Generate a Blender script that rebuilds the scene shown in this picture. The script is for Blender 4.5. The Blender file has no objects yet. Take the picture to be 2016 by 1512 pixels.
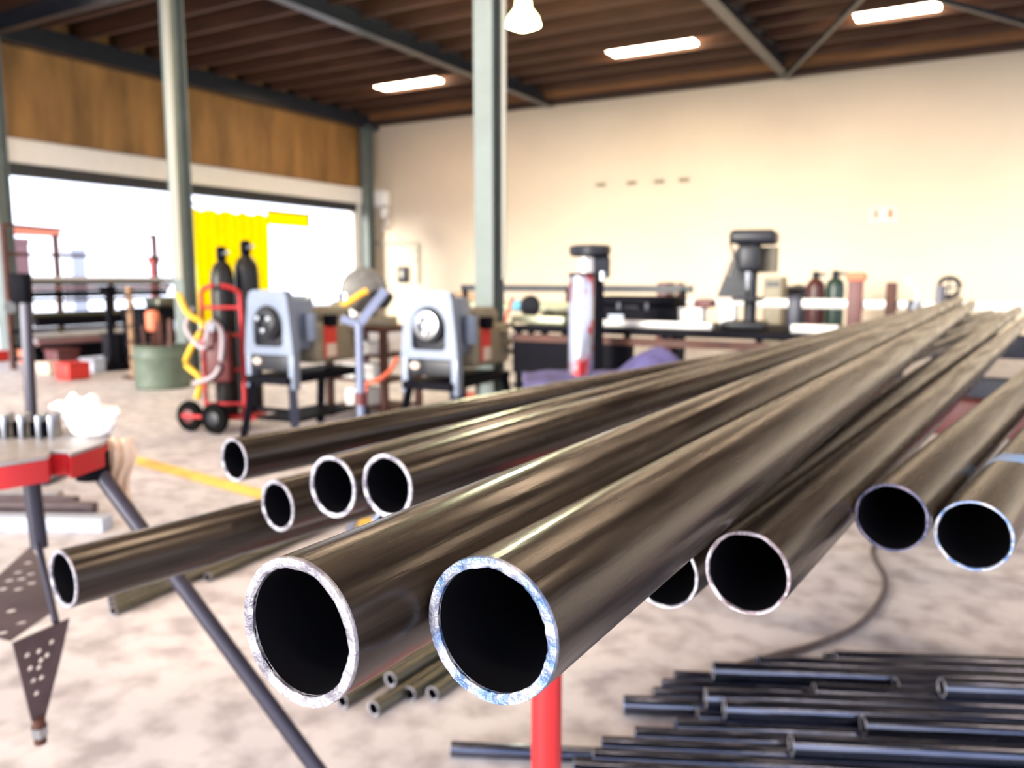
import bpy, bmesh, math, random
from mathutils import Vector, Matrix, noise
random.seed(7)
C = bpy.context.scene.collection
PI = math.pi
# ------------------------------------------------------------------ camera model (2016 x 1512)
F = 1600.0; YAW = math.radians(30); PIT = math.atan(206/1600.0); H = 1.1
FH = Vector((-math.sin(YAW), math.cos(YAW), 0)); RT = Vector((math.cos(YAW), math.sin(YAW), 0)); UP = Vector((0,0,1))
FW = FH*math.cos(PIT) - UP*math.sin(PIT); UU = FH*math.sin(PIT) + UP*math.cos(PIT); CO = Vector((0,0,H))
def ray(px, py): return FW + RT*((px-1008)/F) - UU*((py-756)/F)
def onz(px, py, z=0.0): v = ray(px,py); return CO + v*((z-H)/v.z)
def onx(px, py, x): v = ray(px,py); return CO + v*(x/v.x)
def ony(px, py, y): v = ray(px,py); return CO + v*(y/v.y)
def atd(px, py, d): v = ray(px,py); return CO + v*(d/v.dot(FH))
cd = bpy.data.cameras.new('camera'); cam = bpy.data.objects.new('camera', cd); C.objects.link(cam)
cam.location = CO
cam.rotation_euler = Matrix((RT, UU, -FW)).transposed().to_euler()
cd.sensor_width = 36; cd.lens = 36*F/2016; cd.clip_start = 0.02; cd.clip_end = 300
cd.dof.use_dof = True; cd.dof.focus_distance = 0.36; cd.dof.aperture_fstop = 10.0; cd.dof.aperture_blades = 0
bpy.context.scene.camera = cam

# ------------------------------------------------------------------ materials
def mat(name, col, rough=0.6, metal=0.0, var=0.0, scale=6.0, stretch=(1,1,1), col2=None, bump=0.0, emit=None, es=0.0,
        rvar=0.0, thr=None, coords='Object', spec=0.5, trans=0.0, coat=0.0):
    m = bpy.data.materials.new(name); m.use_nodes = True
    nt = m.node_tree; b = nt.nodes['Principled BSDF']
    b.inputs['Base Color'].default_value = (*col, 1); b.inputs['Roughness'].default_value = rough
    b.inputs['Metallic'].default_value = metal; b.inputs['Specular IOR Level'].default_value = spec
    if coat: b.inputs['Coat Weight'].default_value = coat; b.inputs['Coat Roughness'].default_value = .15
    if trans: b.inputs['Transmission Weight'].default_value = trans
    if emit: b.inputs['Emission Color'].default_value = (*emit, 1); b.inputs['Emission Strength'].default_value = es
    if var or col2 or bump or rvar:
        tc = nt.nodes.new('ShaderNodeTexCoord'); mp = nt.nodes.new('ShaderNodeMapping'); nz = nt.nodes.new('ShaderNodeTexNoise')
        mp.inputs['Scale'].default_value = stretch
        nt.links.new(tc.outputs[coords], mp.inputs[0]); nt.links.new(mp.outputs[0], nz.inputs['Vector'])
        nz.inputs['Scale'].default_value = scale; nz.inputs['Detail'].default_value = 6; nz.inputs['Roughness'].default_value = .6
        cr = nt.nodes.new('ShaderNodeValToRGB'); nt.links.new(nz.outputs[0], cr.inputs[0])
        c2 = col2 or tuple(min(1, c*(1+var)) for c in col); c1 = col if col2 else tuple(c*(1-var) for c in col)
        cr.color_ramp.elements[0].color = (*c1,1); cr.color_ramp.elements[1].color = (*c2,1)
        a, z = thr or (.32, .68)
        cr.color_ramp.elements[0].position = a; cr.color_ramp.elements[1].position = z
        nt.links.new(cr.outputs[0], b.inputs['Base Color'])
        if rvar:
            mr = nt.nodes.new('ShaderNodeMapRange'); nt.links.new(nz.outputs[0], mr.inputs[0])
            mr.inputs['From Min'].default_value = .3; mr.inputs['From Max'].default_value = .7
            mr.inputs['To Min'].default_value = rough-rvar; mr.inputs['To Max'].default_value = rough+rvar
            nt.links.new(mr.outputs[0], b.inputs['Roughness'])
        if bump:
            bp = nt.nodes.new('ShaderNodeBump'); bp.inputs['Strength'].default_value = bump; bp.inputs['Distance'].default_value = .01
            nt.links.new(nz.outputs[0], bp.inputs['Height']); nt.links.new(bp.outputs[0], b.inputs['Normal'])
    return m
def floor_mat():
    m = mat('concrete_floor', (.46,.44,.465), .6, 0, scale=1.1, col2=(.64,.605,.615), thr=(.3,.7))
    nt = m.node_tree; b = nt.nodes['Principled BSDF']; tc = [n for n in nt.nodes if n.type=='TEX_COORD'][0]
    cr = [n for n in nt.nodes if n.type=='VALTORGB'][0]
    n2 = nt.nodes.new('ShaderNodeTexNoise'); n2.inputs['Scale'].default_value = 9; n2.inputs['Detail'].default_value = 8
    nt.links.new(tc.outputs['Object'], n2.inputs['Vector'])
    r2 = nt.nodes.new('ShaderNodeValToRGB'); r2.color_ramp.elements[0].position=.34; r2.color_ramp.elements[1].position=.56
    r2.color_ramp.elements[0].color=(.62,.59,.60,1); r2.color_ramp.elements[1].color=(1,1,1,1)
    nt.links.new(n2.outputs[0], r2.inputs[0])
    mx = nt.nodes.new('ShaderNodeMixRGB'); mx.blend_type='MULTIPLY'; mx.inputs[0].default_value=1
    nt.links.new(cr.outputs[0], mx.inputs[1]); nt.links.new(r2.outputs[0], mx.inputs[2]); nt.links.new(mx.outputs[0], b.inputs['Base Color'])
    return m
def pipe_mat(name, c1, c2, rough=.3, metal=.75, spec=.5):
    m = mat(name, c1, rough, metal, spec=spec, col2=c2, scale=9, stretch=(9,.35,9), rvar=.1, thr=(.35,.75))
    nt = m.node_tree; b = nt.nodes['Principled BSDF']; tc = [n for n in nt.nodes if n.type=='TEX_COORD'][0]
    mp = nt.nodes.new('ShaderNodeMapping'); mp.inputs['Scale'].default_value=(1,.06,1)
    n2 = nt.nodes.new('ShaderNodeTexNoise'); n2.inputs['Scale'].default_value=260; n2.inputs['Detail'].default_value=4
    nt.links.new(tc.outputs['Object'], mp.inputs[0]); nt.links.new(mp.outputs[0], n2.inputs['Vector'])
    bp = nt.nodes.new('ShaderNodeBump'); bp.inputs['Strength'].default_value=.22; bp.inputs['Distance'].default_value=.0008
    nt.links.new(n2.outputs[0], bp.inputs['Height']); nt.links.new(bp.outputs[0], b.inputs['Normal'])
    return m
def rim_mat(name, c1, c2):
    return mat(name, c1, .42, .55, col2=c2, scale=90, bump=.5, thr=(.42,.6), rvar=.1)
M = dict(
 floor=floor_mat(),
 yard=mat('yard_concrete', (.5,.48,.46), .8, var=.08, scale=.7),
 wall=mat('cream_painted_block', (.58,.485,.37), .75, var=.03, scale=1.5, bump=.05),
 whitewall=mat('white_paint', (.8,.78,.74), .7, var=.03),
 ply=mat('old_plywood', (.15,.075,.018), .6, col2=(.40,.20,.055), scale=1.6, stretch=(1,1.6,.35), thr=(.3,.72)),
 deck=mat('dark_roof_boards', (.020,.008,.004), .75, col2=(.042,.017,.008), scale=2, stretch=(.5,4,1)),
 joist=mat('roof_timber', (.045,.018,.009), .65, col2=(.095,.038,.017), scale=3, stretch=(.4,3,3)),
 ledger=mat('ledger_timber', (.14,.06,.02), .65, col2=(.25,.11,.035), scale=3, stretch=(.3,3,3)),
 steel=mat('blue_grey_beam_paint', (.022,.026,.034), .3, .2, var=.15, scale=4),
 colp=mat('sage_grey_column_paint', (.13,.158,.15), .5, 0, var=.12, scale=3),
 conduit=mat('pale_conduit', (.36,.35,.30), .5),
 glow=mat('skylight_sheet', (.9,.8,.7), .6, emit=(1,.74,.50), es=34),
 lampglow=mat('lamp_glass', (.9,.95,.7), .3, emit=(.9,1,.5), es=9),
 grey=mat('machine_grey_enamel', (.17,.205,.28), .42, .1, var=.08, scale=8, coat=.15),
 beige=mat('machine_beige_enamel', (.21,.18,.125), .55, 0, var=.15, scale=10),
 dgrey=mat('dark_grey_casting', (.016,.017,.023), .42, .1, spec=.3, var=.3, scale=12),
 black=mat('black_steel', (.003,.003,.006), .6, .0, var=.3, scale=8, spec=.06),
 navy=mat('navy_steel', (.008,.011,.032), .5, .0, var=.2, scale=6),
 chrome=mat('bright_steel', (.42,.44,.48), .3, .95, var=.1, scale=20),
 red=mat('red_paint', (.42,.012,.016), .42, 0, var=.12, scale=7),
 dred=mat('dark_red_paint', (.085,.008,.009), .5, 0, var=.25, scale=7),
 redlab=mat('red_label', (.55,.025,.015), .5), whitelab=mat('white_label', (.6,.5,.42), .5),
 rust=mat('rust_brown_steel', (.065,.018,.010), .65, .1, var=.35, scale=9),
 brownp=mat('worn_brown_tray', (.06,.04,.045), .5, .3, col2=(.12,.085,.095), scale=7),
 yellow=mat('yellow_vinyl', (.98,.72,.0), .45, 0, var=.05, scale=3),
 yhose=mat('yellow_hose', (.60,.36,.01), .5), orange=mat('orange_handle', (.95,.48,.04), .45),
 hose=mat('red_rubber_hose', (.55,.10,.05), .5), greyh=mat('grey_hose', (.35,.3,.33), .5),
 rubber=mat('black_rubber', (.003,.003,.003), .8, spec=.06),
 green=mat('faded_green_bin', (.085,.115,.085), .55, 0, var=.18, scale=7),
 cloth=mat('violet_cloth', (.08,.072,.21), .9, 0, var=.3, scale=9, bump=.3),
 rag=mat('white_rag', (.93,.92,.93), .9, bump=.4, var=.04, scale=20), beigerag=mat('beige_rag', (.72,.55,.42), .9, var=.1, scale=14),
 plate=mat('worn_steel_plate', (.30,.28,.28), .42, .5, col2=(.42,.39,.39), scale=10),
 post=mat('violet_grey_post', (.026,.024,.042), .4, .3, var=.25, scale=5),
 lightpost=mat('light_blue_grey_post', (.15,.17,.26), .4, .3, var=.1, scale=5),
 peel=mat('peeling_red_on_steel', (.40,.40,.46), .28, .85, col2=(.36,.03,.035), scale=9, stretch=(1,1,.6), thr=(.525,.575)),
 pipe=pipe_mat('mill_scale_pipe', (.015,.011,.009), (.058,.044,.034), .25, .22, .32),
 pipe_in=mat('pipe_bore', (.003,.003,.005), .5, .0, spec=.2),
 olive=pipe_mat('olive_grey_pipe', (.07,.07,.055), (.16,.155,.12), .32),
 bluepipe=pipe_mat('blue_black_pipe', (.045,.058,.105), (.17,.18,.23), .2, .95),
 rail=mat('pale_rail', (.5,.48,.47), .4, .3, var=.08), greenrail=mat('pale_green_pipe', (.40,.42,.30), .45, .3, var=.1),
 rim1=rim_mat('cut_edge_bright', (.42,.41,.46), (.17,.16,.20)),
 rim2=rim_mat('cut_edge_blued', (.10,.17,.34), (.42,.42,.48)),
 rim3=rim_mat('cut_edge_dull', (.22,.17,.19), (.55,.51,.57)),
 rim4=rim_mat('cut_edge_dark', (.05,.06,.12), (.2,.17,.24)),
 rope=mat('dirty_rope', (.10,.075,.075), .85, bump=.6, var=.3, scale=60),
 line=mat('yellow_floor_paint', (.80,.50,.10), .6, 0, var=.3, scale=6),
 board=mat('cardboard', (.30,.18,.10), .8, 0, var=.1), screen=mat('white_plastic', (.85,.85,.85), .4),
 castgrey=mat('dusty_casting', (.10,.092,.085), .5, .1, var=.45, scale=14), bluepaint=mat('light_blue_paint', (.12,.22,.42), .5, 0, var=.3, scale=30), cyl_m=mat('maroon_cylinder', (.05,.008,.008), .4), cyl_g=mat('green_cylinder', (.010,.03,.024), .4), cyl_k=mat('charcoal_cylinder', (.008,.007,.007), .4, .0, var=.2, spec=.3),
 outbrown=mat('maroon_shed', (.20,.10,.11), .7), salmon=mat('salmon_board', (.60,.17,.09), .7), bluegrey=mat('blue_grey_sheet', (.38,.42,.52), .6),
)

# ------------------------------------------------------------------ mesh builder
class B:
    def __init__(s): s.bm = bmesh.new()
    def box(s, c, d, rz=0, bev=0.0, rot=None):
        r = bmesh.ops.create_cube(s.bm, size=1); vs = r['verts']
        bmesh.ops.scale(s.bm, vec=d, verts=vs)
        if bev:
            es = list({e for v in vs for e in v.link_edges})
            q = bmesh.ops.bevel(s.bm, geom=es, offset=bev, segments=3, affect='EDGES', profile=.5)
            vs = list({v for f in q['faces'] for v in f.verts} | {v for v in vs if v.is_valid})
            vs = list({w for v in vs for f in v.link_faces for w in f.verts})
        mt = Matrix.Translation(c) @ (rot.to_4x4() if rot is not None else Matrix.Rotation(rz,4,'Z'))
        bmesh.ops.transform(s.bm, matrix=mt, verts=vs); return s
    def beam(s, p0, p1, w, h, bev=0.0):
        p0, p1 = Vector(p0), Vector(p1); d = p1-p0
        q = d.to_track_quat('Y','Z').to_matrix()
        return s.box((p0+p1)/2, (w, d.length, h), bev=bev, rot=q)
    def cyl(s, p0, p1, r0, r1=None, n=24):
        p0, p1 = Vector(p0), Vector(p1); d = p1-p0; r1 = r0 if r1 is None else r1
        mt = Matrix.Translation((p0+p1)/2) @ d.to_track_quat('Z','Y').to_matrix().to_4x4()
        bmesh.ops.create_cone(s.bm, cap_ends=True, segments=n, radius1=max(r0,1e-5), radius2=max(r1,1e-5), depth=d.length, matrix=mt); return s
    def lathe(s, prof, mt=None, n=32):
        mt = mt or Matrix.Identity(4); rings = []
        for r, z in prof:
            rings.append([s.bm.verts.new(mt @ Vector((r*math.cos(2*PI*i/n), r*math.sin(2*PI*i/n), z))) for i in range(n)])
        for a, b in zip(rings, rings[1:]):
            for i in range(n): s.bm.faces.new((a[i], a[(i+1)%n], b[(i+1)%n], b[i]))
        if prof[0][0] > 0: s.bm.faces.new(rings[0][::-1])
        if prof[-1][0] > 0: s.bm.faces.new(rings[-1])
        return s
    def tube(s, pts, r, n=12, sub=6):
        pts = [Vector(p) for p in pts]; P = []
        if sub > 1 and len(pts) > 2:
            e = [pts[0]*2-pts[1]] + pts + [pts[-1]*2-pts[-2]]
            for i in range(1, len(e)-2):
                for k in range(sub):
                    t = k/sub; a, b, c, d = e[i-1:i+3]
                    P.append(.5*((2*b)+(c-a)*t+(2*a-5*b+4*c-d)*t*t+(3*b-a-3*c+d)*t**3))
            P.append(pts[-1])
        else: P = pts
        rings = []; up = Vector((0,0,1))
        for i, p in enumerate(P):
            t = (P[min(i+1,len(P)-1)] - P[max(i-1,0)]).normalized()
            a = t.cross(up if abs(t.z) < .95 else Vector((1,0,0))).normalized(); b = a.cross(t)
            rings.append([s.bm.verts.new(p + (a*math.cos(2*PI*k/n)+b*math.sin(2*PI*k/n))*r) for k in range(n)])
        for a, b in zip(rings, rings[1:]):
            for i in range(n): s.bm.faces.new((a[i], a[(i+1)%n], b[(i+1)%n], b[i]))
        s.bm.faces.new(rings[0][::-1]); s.bm.faces.new(rings[-1]); return s
    def prism(s, poly, org, ax, ay, depth, bev=0):
        """poly (u,v) in the plane org+u*ax+v*ay, thickness depth along ax x ay, centred"""
        org, ax, ay = Vector(org), Vector(ax), Vector(ay); nz = ax.cross(ay).normalized()*depth/2
        a = [s.bm.verts.new(org+ax*u+ay*v+nz) for u, v in poly]; b = [s.bm.verts.new(org+ax*u+ay*v-nz) for u, v in poly]
        s.bm.faces.new(a); s.bm.faces.new(b[::-1]); n = len(poly)
        for i in range(n): s.bm.faces.new((a[i], b[i], b[(i+1)%n], a[(i+1)%n]))
        return s
    def ringplate(s, outer, inner, org, ax, ay, depth):
        """plate with one hole; outer and inner have the same number of points"""
        org, ax, ay = Vector(org), Vector(ax), Vector(ay); nz = ax.cross(ay).normalized()*depth/2; n = len(outer)
        V = lambda P, q: [s.bm.verts.new(org+ax*u+ay*v+q) for u, v in P]
        a, b, c, d = V(outer,nz), V(inner,nz), V(outer,-nz), V(inner,-nz)
        for i in range(n):
            j = (i+1)%n
            for f in ((a[i],a[j],b[j],b[i]), (c[j],c[i],d[i],d[j]), (a[j],a[i],c[i],c[j]), (b[i],b[j],d[j],d[i])): s.bm.faces.new(f)
        return s
    def obj(s, name, m, parent=None, smooth=True, loc=None, rot=None):
        bmesh.ops.recalc_face_normals(s.bm, faces=s.bm.faces)
        me = bpy.data.meshes.new(name); s.bm.to_mesh(me); s.bm.free()
        me.materials.append(M[m] if isinstance(m, str) else m)
        if smooth:
            for p in me.polygons: p.use_smooth = True
            me.set_sharp_from_angle(angle=math.radians(38))
        o = bpy.data.objects.new(name, me); C.objects.link(o)
        if parent: o.parent = parent
        if loc is not None: o.location = loc
        if rot is not None: o.rotation_euler = rot
        return o
def thing(name, label, cat, loc=(0,0,0), rz=0, group=None):
    o = bpy.data.objects.new(name, None); C.objects.link(o); o.empty_display_size = .1
    o.location = loc; o.rotation_euler = (0,0,rz); return tag(o, label, cat, group)
def tag(o, label, cat, group=None, kind=None):
    o['label'] = label; o['category'] = cat
    if group: o['group'] = group
    if kind: o['kind'] = kind
    return o
def st(o): o['kind'] = 'structure'; return o
def copy_tree(o, parent=None):
    c = o.copy(); C.objects.link(c); c.parent = parent
    for ch in list(o.children): copy_tree(ch, c)
    return c

# ------------------------------------------------------------------ the building
WX, DY, ZT = -12.4, 15.0, 4.53
st(B().box((-5,6,-.05), (46,50,.1)).obj('floor', 'floor', smooth=False))
st(B().box((3,DY+.1,ZT/2+.225), (32,.2,ZT+.45)).obj('wall_back', 'wall', smooth=False))
# left wall: plywood band over two roller door openings, pier by the corner
st(B().box((WX-.05,5.9,4.06), (.1,18.2,1.8)).obj('wall_left', 'ply', smooth=False))
st(B().box((WX-.02,5.8,2.96), (.22,17.6,.36), bev=.03).obj('trim_1', 'whitewall'))
st(B().box((WX+.02,5.7,2.69), (.14,17.3,.18)).obj('trim_2', 'steel', smooth=False))
st(B().box((WX-.1,14.65,1.4), (.25,.7,2.8)).obj('wall_left_pier', 'whitewall', smooth=False))
st(B().box((WX+.12,5.9,4.60), (.26,18.2,.30)).obj('roof_edge_beam', 'steel', smooth=False))
# roof
st(B().box((-2,5.9,4.99), (21.5,18.4,.06)).obj('ceiling', 'deck', smooth=False))
st(B().box((3,DY-.1,4.74), (32,.24,.40)).obj('trim_3', 'deck', smooth=False))
st(B().box((3,DY-.30,4.70), (32,.10,.14)).obj('trim_4', 'ledger', smooth=False))
jb = B().box((0,0,0), (21.4,.07,.24)).obj('ceiling_joist', 'joist', smooth=False); jb.location = (-2, 14.4, 4.83); st(jb)
for k in range(1, 27):
    j = jb.copy(); C.objects.link(j); j.location = (-2, 14.4-.645*k, 4.83)
def ibeam(b, p0, p1, w, h, t=.016):
    b.beam(Vector(p0)+UP*(h/2), Vector(p1)+UP*(h/2), w, t); b.beam(Vector(p0)-UP*(h/2), Vector(p1)-UP*(h/2), w, t); b.beam(p0, p1, .012, h); return b
for x in (-7.75, -3.15, 1.45, 6.05):
    st(ibeam(B(), (x,-3.2,4.64), (x,14.98,4.64), .17, .24).obj('roof_girder', 'steel', smooth=False))
st(ibeam(B(), (WX+.2,6.62,4.58), (-7.85,6.62,4.58), .14, .2).obj('roof_girder', 'steel', smooth=False))
# plan bracing rods under the roof
pB = onz(1690, 2, 4.50); st(B().beam((-3.15,14.7,4.50), (-3.15,14.7,4.50) if False else tuple(pB + (pB-Vector((-3.15,14.7,4.5)))*.6), .06, .06).obj('roof_brace', 'steel'))
q0, q1 = onz(2016,46,4.48), onz(1850,0,4.48); st(B().beam(q0 + (q0-q1)*.6, q1 + (q1-q0)*.8, .06, .06).obj('roof_brace', 'steel'))
def column(name, x, y, w, d, con):
    t = .012; b = B()
    b.box((0,-d/2,2.26), (w,t,4.52)); b.box((0,d/2,2.26), (w,t,4.52)); b.box((0,0,2.26), (t,d,4.52))
    b.box((0,0,.012), (w*1.5,d*1.5,.024)); b.box((0,0,4.5), (w*1.3,d*1.3,.024))
    o = b.obj(name, 'colp', smooth=False); o.location = (x,y,0); st(o)
    for cx, cy, r in con:
        c = B().cyl((cx,cy,1.1), (cx,cy,4.5), r, n=14).obj('conduit', 'conduit', o)
    return o
pc = onz(374, 746); pm = onx(964, 600, -3.15)
column('steel_column', pc.x, pc.y, .16, .16, [(.03,-.105,.026),(.070,-.10,.016)])
column('steel_column', -3.15, pm.y, .155, .15, [(.105,.03,.018)])
column('steel_column', WX+.16, 6.60, .2, .2, [])
column('steel_column', WX+.16, DY-.35, .2, .2, [])
# skylight sheets between the joists, then added glowing ones out of view
def sky(x0, x1, y):
    t = st(B().box(((x0+x1)/2, y, 4.76), (x1-x0, .40, .04)).obj('glow_sheet_%d' % sky.n, 'glow', smooth=False)); sky.n += 1
sky.n = 1
for a, b in (((740,172),(860,158)), ((1195,103),(1365,82)), ((1683,34),(1850,8))):
    A_, B_ = onz(*a, 4.74), onz(*b, 4.74); yy = 14.4-.645*round((14.4-(A_.y+B_.y)/2)/.645-.5)-.3225
    sky(A_.x, B_.x, yy)
for y in (6.4, 2.5, -1.4):  # added unseen rows, put in to give the pipes bright highlights
    for x0 in (-9.6,-5.9,-1.6,2.2): sky(x0, x0+1.7, 14.4-.645*round((14.4-y)/.645)-.3225)

# high bay lamp beside the middle column
lp = atd(1030, 46, 9.5)
lt = thing('pendant_lamp', 'glowing high bay lamp hung from the roof beside the middle column', 'lamp', (lp.x,lp.y,lp.z-.02))
B().lathe([(.06,.30),(.08,.26),(.09,.18),(.17,.08),(.19,.0),(.185,.0),(.165,.07),(.085,.17),(.0001,.18)], n=28).obj('lamp_shade', 'lampglow', lt)
B().lathe([(.0001,-.05),(.09,-.04),(.15,-.01),(.175,.01),(.10,.1),(.0001,.12)], n=28).obj('lamp_glass', 'lampglow', lt)
B().cyl((0,0,.29), (0,0,4.85-lp.z+.1), .012, n=8).obj('cord', 'black', lt)

# wall fittings
w0 = ony(738, 410, DY)
def on_wall(px, py, off=.0): p = ony(px, py, DY); p.y -= off; return p
p = on_wall(752, 392); bx = thing('electrical_box', 'white electrical box high on the wall next to the corner column', 'electrical box', (p.x+.1,DY-.02,p.z-.15))
B().box((0,-.09,.15), (.36,.18,.34), bev=.02).obj('body', 'whitewall', bx); B().box((.05,-.07,-.16), (.16,.14,.22), bev=.02).obj('socket', 'whitewall', bx)
B().tube([(.13,-.1,-.2),(.15,-.12,-.4),(.08,-.1,-.52),(-.02,-.08,-.5)], .025).obj('cable', 'greyh', bx)
a, b_, c = on_wall(742,445,.05), on_wall(742,478,.05), on_wall(826,480,.05); d = on_wall(826,560,.05)
tag(B().tube([a,b_,c,d], .028, sub=1).obj('conduit_pipe', 'conduit'), 'pale conduit pipe bending across the wall above the saw', 'conduit')
p = on_wall(797, 541); sw = thing('switch_panel', 'small dark grey switch panel on the cream wall left of the second threading machine', 'switch', (p.x,DY-.01,p.z))
B().box((0,-.06,0), (.24,.12,.36), bev=.015).obj('body', 'dgrey', sw); B().box((0,-.125,.02), (.10,.02,.16), bev=.005).obj('switch', 'conduit', sw)
for (px, py) in ((820,494),(820,512)):
    p = on_wall(px, py, .03); tag(B().box(p, (.12,.06,.07), bev=.01).obj('junction_box', 'conduit'), {494:'upper of two tiny junction boxes on the wall above the switch panel',512:'lower of two tiny junction boxes on the wall above the switch panel'}[py], 'junction box')
p = on_wall(733, 530, .05); tag(B().cyl(p, p-Vector((0,.08,0)), .09, .09).obj('stop_button', 'redlab'), 'round red stop button on the wall behind the saw', 'button')
names4 = ['leftmost','second','third','rightmost']
for k, (px, py) in enumerate(((1183,364),(1244,360),(1298,357),(1347,354))):
    p = on_wall(px, py, .02); tag(B().box(p, (.19,.04,.07), bev=.008).obj('wall_vent', 'conduit' if 0 else 'beige'), names4[k]+' of four small vents in a row on the cream wall', 'vent', 'vents in a row on the cream wall')
pl, pr = on_wall(1727, 423), on_wall(1751, 421)
sg = thing('wall_sign', 'small pale wall sign with two red marks', 'sign', ((pl.x+pr.x)/2, DY, pl.z))
B().box((0,-.01,0), (.44,.02,.26)).obj('sign_board', 'whitelab', sg)
for dx, w in ((-.11,.05),(.11,.07)):
    b = B().box((dx,-.025,.0), (w,.01,.12)); b.box((dx,-.025,.07), (w*.5,.01,.05)); b.obj('red_mark', 'salmon', sg)

# ------------------------------------------------------------------ outside, beyond the roller doors
gp = lambda px, py: onz(px, py, 0)
def stand_x(px, X, py=560): p = onx(px, py, X); return p
# pipe rack in the yard
RX = -10.3
ra, rb = stand_x(12, RX), stand_x(340, RX)
rk = thing('pipe_rack', 'brown steel pipe rack full of pipes at the left door, behind the green bin', 'rack', (RX, 0, 0))
for px in (14, 115, 218, 308):
    y = stand_x(px, RX).y; top = onx(px, {14:447,115:462,218:545,308:462}[px], RX).z
    B().box((0,y,top/2), (.07,.05,top)).obj('upright', 'rust' if px != 308 else 'dred', rk)
z1 = onx(160, 455, RX).z
B().beam((0,ra.y,z1+.03), (0,rb.y-.25,z1-.03), .035, .035).obj('top_rail', 'rust', rk)
for py in (500, 548, 585, 640, 668, 690):
    z = onx(180, py, RX).z; B().beam((0.02,ra.y,z-.03), (0.02,rb.y-.2,z-.03), .06, .04).obj('shelf_rail', 'black' if py > 600 else 'rust', rk)
n = 0
for py, r, mm, lab in ((549,.04,'rail','pale pipe, topmost on the upper level'),(558,.035,'olive','olive pipe under the topmost pale one on the upper level'),(567,.04,'outbrown','brown pipe in the middle of the upper level'),(578,.055,'black','black pipe at the bottom of the upper level'),
    (617,.05,'olive','olive pipe, highest on the lower level'),(630,.08,'black','thick black pipe near the top of the lower level'),(645,.045,'olive','slim olive pipe above the pale one on the lower level'),(656,.05,'rail','pale pipe in the middle of the lower level'),
    (668,.06,'outbrown','brown pipe just below the pale one on the lower level'),(680,.055,'black','black pipe low on the lower level'),(694,.075,'black','thick black pipe at the very bottom of the lower level')):
    z = onx(180, py, RX+.2).z; y0 = stand_x(30+8*(n%3), RX).y; y1 = stand_x(330-7*(n%4), RX).y
    tag(B().cyl((RX+.2,y0,z), (RX+.2,y1,z), r*.72, n=14).obj('stored_pipe', mm), lab+' of the door rack', 'pipe', 'pipes stored on the door rack'); n += 1
def crate(px0, px1, py0, py1, X, mm, name, label, cat, dep=.26, bev=.02, parts=None):
    a, b = onx(px0, py1, X), onx(px1, py0, X)
    t = thing(name, label, cat, (X-dep/2, (a.y+b.y)/2, 0))
    w, h = abs(b.y-a.y), b.z
    B().box((0,0,h/2), (dep,w,h*.96), bev=bev).obj('body', mm, t)
    B().box((0,0,h*.97), (dep+.03,w+.03,h*.07), bev=.01).obj('rim', mm, t)
    return t
crate(115,157,686,733,gp(136,733).x,'dred','steel_bin','dark red open bin standing under the door rack','bin')
crate(136,178,712,748,gp(157,748).x,'redlab','steel_bin','bright red low box on the floor in front of the dark red bin','box')
crate(-30,18,690,712,gp(0,712).x,'redlab','steel_bin','red box low at the far left door post','box')
crate(58,92,688,716,gp(76,716).x,'salmon','paint_bucket','orange bucket on the ground left of the red boxes','bucket')
crate(96,122,712,738,gp(110,738).x,'whitelab','paint_bucket','small cream bucket on the ground left of the bright red box','bucket')
crate(12,56,470,540,-20,'outbrown','site_cabin','maroon cabin in the bright yard behind the rack','cabin',dep=2)
ha, hb_ = onx(12,462,-21), onx(118,449,-21); hd = thing('sign_hoarding', 'pale salmon hoarding board on two posts high in the yard behind the rack', 'board', (-21,(ha.y+hb_.y)/2,0))
hw_ = abs(hb_.y-ha.y); B().box((0,0,(ha.z+hb_.z)/2), (.05,hw_,hb_.z-ha.z), bev=.01).obj('board', 'salmon', hd)
for sy in (-1,1): B().cyl((-.08,sy*hw_*.4,0), (-.08,sy*hw_*.4,hb_.z), .03, n=10).obj('post', 'rust', hd)
crate(143,168,490,543,-19,'bluegrey','storage_drum','blue grey upright drum in the yard behind the pipe rack','drum',dep=.4)
crate(303,312,508,545,-11.3,'redlab','marker_post','short red marker post at the right end of the door rack','post',dep=.1)
cb = crate(286,344,606,724,gp(315,724).x,'black','scrap_cabinet','low black cabinet behind the green bin by the door opening','cabinet',dep=.4)
p_c = onx(318,592,gp(315,724).x-.2); tag(B().box((p_c.x,p_c.y,p_c.z-.02), (.3,.3,.14), bev=.04).obj('oily_cover', 'olive'), 'dark olive bundle lying on the black cabinet behind the bin', 'bundle')
crate(228,260,655,722,gp(245,722).x,'dgrey','storage_box','dark grey box under the right half of the door rack','box')
crate(184,208,706,734,gp(196,734).x,'bluegrey','storage_tub','small blue grey tub on the ground right of the bright red box','tub')
# dark stand with wheel foot between rack and bin
p = gp(222, 728); ds = thing('floor_stand', 'black floor stand with a round foot in front of the door rack', 'stand', (p.x,p.y,0))
B().lathe([(.22,0),(.22,.03),(.06,.06),(.04,.1),(.04,.95),(.12,.98),(.12,1.02),(.0001,1.02)], n=20).obj('pedestal', 'black', ds)
# fence-like pole, tan, left of the bin
p = gp(264, 745); tp = thing('chain_post', 'thin tan post with a chain wound round it beside the green bin', 'post', (p.x,p.y,0))
B().cyl((0,0,0), (0,0,1.02), .03, n=12).obj('pole', 'board', tp); B().cyl((0,0,0), (0,0,.02), .12, n=16).obj('foot', 'rust', tp)
b = B()
for k in range(60):
    a = k*.55; b.box((.036*math.cos(a),.036*math.sin(a),.1+.015*k), (.022,.022,.02), rz=a)
b.obj('chain', 'rust', tp)
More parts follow.
